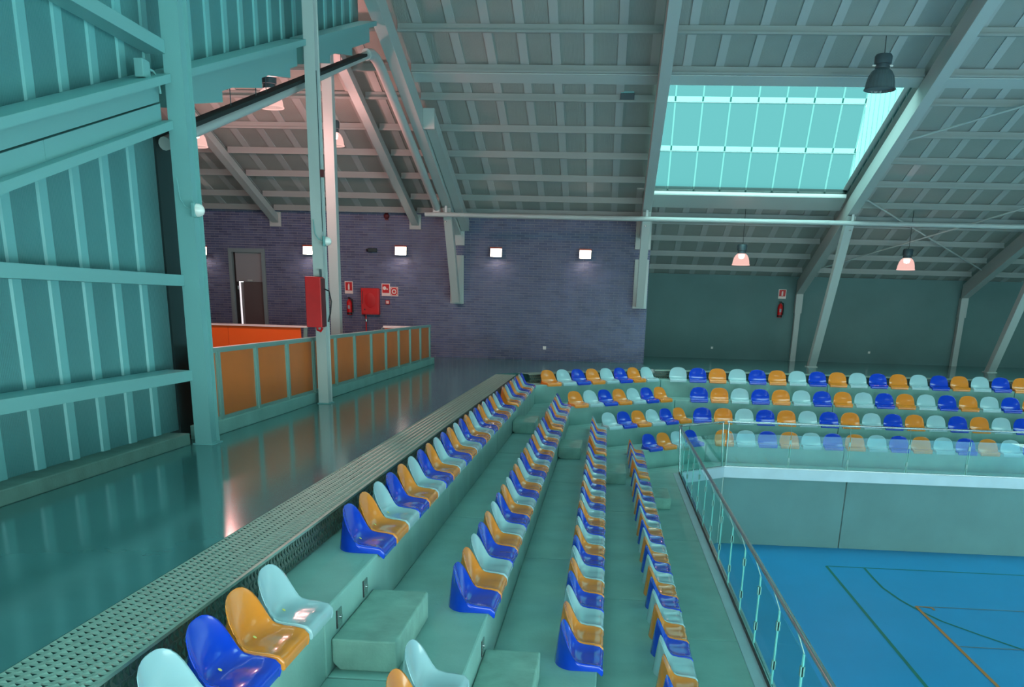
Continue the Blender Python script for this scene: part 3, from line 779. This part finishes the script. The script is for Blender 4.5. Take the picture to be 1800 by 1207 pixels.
for k in range(1, 5):
    xe = PA(EDGE[k])[0]
    # main block between the two stairs
    for i in range(22):
        yc = 6.70 + 0.226 + P_L * i
        if k == 4 and yc < 6.9: continue
        c = cyc[i % 3]
        add_seat((xe, yc), TZ[k], 0, c, f'{CNAME[c]} seat, {ORD[i]} past the near stair, {ROWN[k]} row of left stand', 'seats of the left stand', disc=(k == 1 and i < 3))
    # block beyond the far stair
    cnt = {1: 9, 2: 9, 3: 8, 4: 7}[k]
    for i in range(cnt):
        yc = 17.80 + 0.226 + P_L * i
        c = ['orange', 'light', 'blue'][i % 3]
        add_seat((xe, yc), TZ[k], 0, c, f'{CNAME[c]} seat, {ORD[i]} past the far stair, {ROWN[k]} row of left stand', 'seats of the left stand')
# near block in front of the near stair
for k, cols in ((1, ['light', 'orange', 'blue', 'light']), (2, ['light', 'orange'])):
    xe = PA(EDGE[k])[0]
    for i, c in enumerate(cols):
        yc = 4.90 + .226 - P_L * i
        add_seat((xe, yc), TZ[k], 0, c, f'{CNAME[c]} seat, {ORD[i]} on the near side of the near stair, {ROWN[k]} row', 'seats before the near stair', disc=(k == 1))
# diagonal corner block
DSEQ = {1: (.35, ['orange', 'light', 'blue', 'orange', 'light', 'blue', 'orange', 'light']), 2: (.12, ['orange', 'light', 'blue', 'orange', 'light', 'blue', 'orange']),
        3: (.08, ['light', 'blue', 'orange', 'light', 'blue', 'orange']), 4: (.22, ['blue', 'orange', 'light', 'blue'])}
for k, (s0, cols) in DSEQ.items():
    a, b = Vector(PA(EDGE[k])), Vector(PB(EDGE[k])); d = (b - a).normalized()
    for i, c in enumerate(cols):
        p = a + d * (s0 + P_D * (i + .5))
        add_seat((p.x, p.y), TZ[k], -math.pi / 4, c, f'{CNAME[c]} seat, {ORD[i]} from the left, {ROWN[k]} row of diagonal corner', 'seats of the diagonal corner')
FSEQ = {1: (1.90, 2), 2: (2.41, 0), 3: (2.45, 0), 4: (2.93, 1)}
for k, (x0, ph) in FSEQ.items():
    i = 0
    while x0 + P_F * i < 10.9:
        c = cyc[(i + ph) % 3]
        add_seat((x0 + P_F * i, PB(EDGE[k])[1]), TZ[k], -math.pi / 2, c, f'{CNAME[c]} seat, {ORD[i]} from the left, {ROWN[k]} row of far stand', 'seats of the far stand')
        i += 1

# ------------------------------------------------------------------ concrete step blocks in the stairs
def step_block(x0, y0, y1, k, label):
    h = 0.208
    mb = MB(); w = .41; l = y1 - y0
    # lower rear corner chamfered as in the precast units
    mb.hexa([(0.05, 0, 0), (w, 0, 0), (w, l, 0), (0.05, l, 0), (0.0, 0, .05), (w, 0, .05), (w, l, .05), (0, l, .05)])
    mb.hexa([(0.0, 0, .05), (w, 0, .05), (w, l, .05), (0.0, l, .05), (0.0, 0, h), (w, 0, h), (w, l, h), (0.0, l, h)])
    bm = bmesh.new(); me = mb.mesh('step_block', 'concrete_block'); bm.from_mesh(me)
    bmesh.ops.remove_doubles(bm, verts=bm.verts, dist=1e-5)
    inner = [f for f in bm.faces if all(abs(v.co.z - .05) < 1e-5 for v in f.verts)]
    bmesh.ops.delete(bm, geom=inner, context='FACES'); bm.to_mesh(me); bm.free()
    o = link('step_block', me, None, .012, (x0, y0, TZ[k])); tag(o, label, 'step', 'concrete step blocks')
for k, lab in ((2, 'stained concrete step block of the near stair beside the second row'), (3, 'concrete step block of the near stair at the bottom edge beside the third row')):
    step_block(PA(EDGE[k - 1])[0] + .004, 5.42, 6.52, k, lab)
for k in (2, 3, 4, 5):
    step_block(PA(EDGE[k - 1])[0] + .004, 17.05, 18.12, k, f'concrete step block of the far stair on the {["", "", "second", "third", "fourth", "front walkway"][k]} level')
# steel fixing plates on the risers of the near stair
for k, ys_ in ((1, (5.62, 6.30)), (2, (6.36,))):
    for y in ys_:
        e = empty('fixing_plate', (PA(EDGE[k])[0], y, TZ[k] - .14)); tag(e, f'small steel fixing plate on the riser above the near step block, {"left one" if y < 6 else ("right one" if k == 1 else "lower stair")}', 'plate')
        MB().box(.001, .008, -.05, .05, -.06, .06).build('plate', 'stainless', e)
        MB().tube([(.006, .02, 0), (.016, .02, 0)], .014, 10).build('bolt', 'stainless', e)
        MB().box(.001, .004, -.065, -.05, -.06, .06).build('slot', 'dark', e)

# ------------------------------------------------------------------ lamps
def pendant(label, x, y, z, dia, lit, top, power=0, colour=(1, .47, .44)):
    e = empty('pendant_lamp', (x, y, z)); tag(e, label, 'lamp', 'industrial pendant lamps')
    r = dia / 2
    prof = [(r * 1.0, 0), (r * .985, .02), (r * .94, .10 * dia / .47), (r * .84, .19 * dia / .47), (r * .66, .26 * dia / .47), (r * .44, .30 * dia / .47)]
    # pleated prismatic shade
    mb = MB(); n = 48; rings = []
    for rr, zz in prof:
        i = len(mb.v); rings.append(i)
        for j in range(n):
            q = rr * (1.012 if j % 2 else 0.988); t = 2 * math.pi * j / n
            mb.v.append((q * math.cos(t), q * math.sin(t), zz))
    for a, b in zip(rings, rings[1:]):
        for j in range(n):
            l = (j + 1) % n; mb.f.append((a + j, a + l, b + l, b + j))
    mb.build('shade', 'lamp_shade_lit' if lit else 'lamp_shade_off', e)
    MB().lathe([(r * 1.0, -.006), (r * 1.05, -.004), (r * 1.05, .012), (r * 1.0, .014), (r * 1.0, -.006)], n=32).build('rim', 'lamp_shade_lit' if lit else 'lamp_body', e)
    hz = .30 * dia / .47
    MB().lathe([(0, hz), (r * .48, hz), (r * .50, hz + .03), (r * .46, hz + .05), (r * .46, hz + .07), (r * .56, hz + .075), (r * .58, hz + .20), (r * .5, hz + .235), (0, hz + .24)], n=24).build('housing', 'lamp_body', e)
    MB().tube([(0, 0, hz + .235), (.01, 0, hz + .28), (0, 0, top - z)], .007, 6).build('cord', 'black_rubber', e)
    if lit:
        MB().lathe([(0, hz - .01), (r * .36, hz - .015), (r * .40, hz - .06), (r * .30, hz - .12), (0, hz - .14)], n=20).build('bulb', 'bulb', e)
        ld = bpy.data.lights.new('lamp_light', 'POINT'); ld.energy = power; ld.color = colour; ld.shadow_soft_size = .12
        lo = bpy.data.objects.new('lamp_light', ld); COL.objects.link(lo); lo.parent = e; lo.location = (0, 0, .05)
    else:
        MB().lathe([(0, .03), (r * .96, .035)], n=24).build('cover_glass', 'lamp_shade_off', e)
        for s in (-1, 1):
            MB().box(s * .16 - .03, s * .16 + .03, -.02, .02, hz + .035, hz + .06).build('clip', 'white', e)
PW = 340
pendant('lit pink-white pendant lamp under the far roof left of the slanting strut', 3.6, 28.3, 2.77, .47, True, z_roof(28.3) - .02, PW * .08)
pendant('lit pink-white pendant lamp in front of the crossed roof rods', 8.09, 28.3, 2.75, .47, True, z_roof(28.3) - .02, PW * .08)
pendant('unlit dark pendant lamp in front of the skylight', 4.93, 20.6, 5.635, .56, False, z_roof(20.6) - .17)
pendant('largest lit pendant lamp of the left wing, cut by the sloping tube', -6.265, 18.5, 4.83, .47, True, z_wing(18.5), PW)
pendant('lit pendant lamp of the left wing half behind the tall teal column', -9.15, 22.0, 4.66, .47, True, z_roof(22) - .02, PW)
pendant('lit pendant lamp of the left wing behind the slim column', -6.07, 22.0, 4.72, .40, True, z_roof(22) - .02, PW)

FLN = ['leftmost lit floodlight on the brick wall, beside the tall teal column', 'lit floodlight on the brick wall beside the column with the red box', 'lit floodlight on the brick wall above the hose cabinet',
       'lit floodlight on the brick wall right of the slanting strut', 'rightmost lit floodlight on the blue brick wall']
for i, (x, z) in enumerate(((-12.10, 2.83), (-8.855, 2.915), (-6.12, 2.96), (-3.327, 2.975), (-.753, 2.985))):
    e = empty('wall_floodlight', (x, Y_BRICK - .01, z)); tag(e, FLN[i], 'floodlight', 'floodlights on the brick wall')
    w, h, dp = .175, .125, .16
    MB().hexa([(-w * .8, 0, -h * .7), (w * .8, 0, -h * .7), (w * .8, 0, h * .9), (-w * .8, 0, h * .9), (-w, -dp, -h), (w, -dp, -h), (w, -dp + .05, h), (-w, -dp + .05, h)]).build('housing', 'lamp_body', e)
    MB().hexa([(-w * .93, -dp - .002, -h * .92), (w * .93, -dp - .002, -h * .92), (w * .93, -dp + .02, -h * .92), (-w * .93, -dp + .02, -h * .92), (-w * .93, -dp + .040, h * .82), (w * .93, -dp + .040, h * .82), (w * .93, -dp + .07, h * .82), (-w * .93, -dp + .07, h * .82)]).build('lens', 'flood_face', e)
    MB().box(-w, w, -dp + .02, -dp + .075, h * .88, h * 1.1).build('visor', 'flood_rim', e)
    ld = bpy.data.lights.new('flood_light', 'SPOT'); ld.energy = 30; ld.color = (1, .72, .6); ld.spot_size = 2.4; ld.spot_blend = .8; ld.shadow_soft_size = .1
    lo = bpy.data.objects.new('flood_light', ld); COL.objects.link(lo); lo.parent = e; lo.location = (0, -dp - .06, -.02); lo.rotation_euler = (math.radians(35), 0, 0)

# bulkhead lights on the two columns
for (x, y, z, lab) in ((-4.33, 10.27, 2.43, 'round bulkhead light on the tall teal column'), (-4.31, 14.91, 2.41, 'round bulkhead light on the column above the red box')):
    e = empty('bulkhead_light', (x, y, z)); tag(e, lab, 'wall lamp')
    MB().box(-.03, .015, -.06, .06, -.07, .07).build('base', 'steel', e, .01)
    mb = MB().lathe([(.065, 0), (.062, .03), (.045, .06), (.02, .075), (0, .078)], n=20)
    mb.v = [(vz + .015, vx, vy) for vx, vy, vz in mb.v]
    mb.build('dome', 'bulkhead_lens', e)
    MB().tube([(-.03, 0, 0), (-.10, -.02, .03), (-.15, -.02, .10), (-.17, -.02, .30)], .007, 6).build('cable', 'steel', e)
e = empty('junction_box', (-4.60, 9.93, 3.64)); tag(e, 'small grey junction box with a curved conduit on the sloping rail', 'junction box')
MB().box(-.05, .04, -.09, .07, -.07, .09).build('box', 'steel', e, .008)
MB().tube([(0, .07, .03), (.02, .16, .03), (.03, .24, -.02), (.03, .27, -.15)], .012, 8).build('conduit', 'steel', e)
e = empty('roof_junction_box', (0.17, 22.95, 5.86)); tag(e, 'small grey junction box fixed under the roof gutter left of the skylight', 'luminaire')  # plain junction box, gives no light
MB().box(-.14, .14, -.1, .1, .10, .16).build('mounting', 'steel', e)
MB().box(-.15, .15, -.08, .08, -.02, .10).build('body', 'lamp_body', e, .01)
MB().box(-.18, .18, -.05, .05, -.045, -.02).build('bracket', 'lamp_body', e)

# crossed roof rods in the right bay
br = empty('roof_brace', (8.8, 29.2, z_roof(29.2) - .3)); tag(br, 'crossed thin roof brace rods behind the right pendant lamp', 'brace')
for i, (p, q) in enumerate((((6.35, 26.9), (11.3, 31.6)), ((6.5, 31.6), (11.3, 26.4)))):
    zz = z_roof(29.2) - .3
    MB().tube([(p[0] - 8.8, p[1] - 29.2, z_roof(p[1]) - .30 - zz - .05 * i), (q[0] - 8.8, q[1] - 29.2, z_roof(q[1]) - .30 - zz - .05 * i)], .022, 8).build('rod', 'frame_paint', br)
o = MB().tube([(6.35, 24.2, z_roof(24.2) - .30), (11.3, 20.4, z_roof(20.4) - .30)], .022, 8).build('brace_rod', 'frame_paint')
tag(o, 'thin roof brace rod right of the dark pendant lamp', 'rod')

# ------------------------------------------------------------------ fire equipment
e = empty('red_box', (-4.44, 14.91, 1.13)); tag(e, 'tall red metal box strapped to the steel column', 'box')
MB().box(-.155, .085, -.20, -.03, .04, .77).build('door', 'red_box', e, .008)
MB().hexa([(-.145, -.03, .05), (.075, -.03, .05), (.075, .03, .05), (-.145, .03, .05), (-.145, -.03, .76), (.075, -.03, .76), (.075, .03, .76), (-.145, .03, .76)]).build('back', 'red_dark', e)
MB().box(.0851, .10, -.19, .0, .05, .75).build('dark_side', 'red_dark', e)  # whole right side of the box in a darker red
MB().tube([(.10, -.06, .60), (.17, -.05, .57), (.20, -.05, .42), (.18, -.05, .25), (.14, -.05, .12)], .011, 8).build('hose', 'black_rubber', e)
MB().tube([(-.02, -.10, .05), (-.02, -.10, .0), (.03, -.10, -.02), (.06, -.10, .03)], .018, 8).build('drain_pipe', 'red_box', e)
MB().box(.03, .06, -.05, -.02, .77, .88).build('lock_lug', 'lamp_body', e)
def extinguisher(label, x, y, z):
    e = empty('fire_extinguisher', (x, y, z)); tag(e, label, 'extinguisher', 'fire extinguishers')
    MB().lathe([(0, 0), (.07, 0), (.078, .02), (.078, .34), (.06, .40), (.028, .43), (.028, .45), (0, .45)], n=20).build('cylinder', 'red_box', e)
    MB().lathe([(.079, .02), (.079, .07)], n=20).build('foot_band', 'black_rubber', e)
    MB().box(-.02, .02, -.07, .03, .45, .50).build('valve_lever', 'black_rubber', e)
    MB().tube([(.02, 0, .47), (.09, 0, .44), (.105, 0, .30), (.10, 0, .08)], .016, 8).build('hose', 'black_rubber', e)
    MB().box(-.03, .03, -.082, -.07, .17, .27).build('label_plate', 'mortar', e)
extinguisher('red fire extinguisher on the brick wall behind the slim column', -7.70, Y_BRICK - .10, 1.14)
extinguisher('dark red fire extinguisher on the green wall beside the wall column', 5.64, Y_BACK - .10, 1.38)
def sign(label, x0, x1, z0, z1, y, pict):
    e = empty('fire_sign', ((x0 + x1) / 2, y, (z0 + z1) / 2)); tag(e, label, 'sign', 'fire safety signs')
    w, h = (x1 - x0) / 2, (z1 - z0) / 2
    MB().box(-w, w, -.012, 0, -h, h).build('plate', 'sign_white', e)
    MB().box(-w * .82, w * .82, -.0145, -.0121, -h * (.5 if pict != 'ring' else .8), h * .86).build('red_field', 'sign_red', e)
    if pict == 'ext':
        MB().box(-w * .2, w * .2, -.017, -.0146, -h * .38, h * .42).box(-w * .10, w * .16, -.017, -.0146, h * .42, h * .62).build('pictogram', 'sign_white', e)
    elif pict == 'hose':
        mb = MB().lathe([(0, 0), (w * .42, 0), (w * .42, .0024), (0, .0024)], n=20)
        mb.v = [(vx - w * .3, -.0146 - vz, vy + h * .25) for vx, vy, vz in mb.v]; mb.sm = False
        mb.build('pictogram', 'sign_white', e)
        MB().box(w * .2, w * .5, -.017, -.0146, 0, h * .2).build('pictogram', 'sign_white', e)
    else:
        mb = MB().lathe([(w * .3, 0), (w * .58, 0), (w * .58, .0024), (w * .3, .0024), (w * .3, 0)], n=20)
        mb.v = [(vx, -.0146 - vz, vy) for vx, vy, vz in mb.v]; mb.sm = False
        mb.build('pictogram', 'sign_white', e)
        for sx in (-1, 1):
            for sz in (-1, 1):
                MB().box(sx * w * .62 - .012, sx * w * .62 + .012, -.017, -.0146, sz * h * .62 - .012, sz * h * .62 + .012).build('corner_mark', 'sign_white', e)
sign('red and white fire extinguisher sign on the brick wall', -7.845, -7.60, 1.74, 2.085, Y_BRICK - .011, 'ext')
sign('red and white fire hose sign at upper right of the red cabinet', -6.735, -6.485, 1.70, 2.05, Y_BRICK - .011, 'hose')
sign('square red and white alarm sign right of the fire hose sign', -6.48, -6.24, 1.70, 1.96, Y_BRICK - .011, 'ring')
sign('fire extinguisher sign on the green wall', 5.55, 5.80, 1.97, 2.26, Y_BACK, 'ext')
e = empty('hose_cabinet', (-7.055, Y_BRICK - .012, 1.165)); tag(e, 'red fire hose cabinet on the brick wall', 'cabinet')
MB().box(-.265, .265, -.18, 0, 0, .74).build('body', 'red_box', e, .01)
MB().box(-.245, .245, -.195, -.181, .02, .72).build('door', 'red_box', e, .006)
mb = MB().lathe([(.03, 0), (.14, .0), (.16, .012), (.14, .02), (.03, .02)], n=24); mb.v = [(vx + .01, -.1951 - vz, vy * 1.3 + .40) for vx, vy, vz in mb.v]
mb.build('hose_emboss', 'sign_red', e)
MB().box(-.225, -.205, -.20, -.195, .30, .66).build('latch_slot', 'red_dark', e)
MB().box(-.17, -.14, -.21, -.195, .12, .16).build('lock', 'black_rubber', e)
MB().tube([(-.16, -.06, 0), (-.16, -.06, -1.15)], .018, 8).build('supply_pipe', 'red_box', e)
MB().tube([(-.16, -.06, -.14), (-.16, -.06, -.20)], .032, 8).build('pipe_valve', 'stainless', e)
e = empty('call_point', (-6.556, Y_BRICK - .012, 1.526)); tag(e, 'small red and white alarm call point under the fire signs', 'call point')
MB().box(-.06, .06, -.05, 0, -.06, .06).build('body', 'sign_red', e, .006)
MB().box(-.04, .04, -.055, -.0501, -.04, .04).build('face', 'sign_white', e)
e = empty('alarm_bell', (-6.54, Y_BRICK - .012, 3.89)); tag(e, 'small dark red alarm sounder high on the brick wall', 'alarm')
mb = MB().lathe([(0, .11), (.05, .10), (.075, .07), (.08, 0), (0, 0)], n=20); mb.v = [(vx, -vz, vy) for vx, vy, vz in mb.v]
mb.build('dome', 'red_dark', e)
MB().box(-.05, .05, -.02, 0, -.11, .11).build('base', 'red_dark', e)
e = empty('wall_camera', (-6.96, Y_BRICK - .012, 2.955)); tag(e, 'small dark camera on the brick wall left of a floodlight', 'camera')
MB().box(-.14, .12, -.10, -.03, -.05, .06).build('body', 'gap_shade_and_fittings', e, .01)
MB().box(-.03, .05, -.03, 0, -.03, .03).build('mount', 'gap_shade_and_fittings', e)
MB().tube([(-.14, -.065, 0), (-.19, -.065, 0)], .035, 10).build('lens', 'black_rubber', e)
bpy.context.view_layer.update()
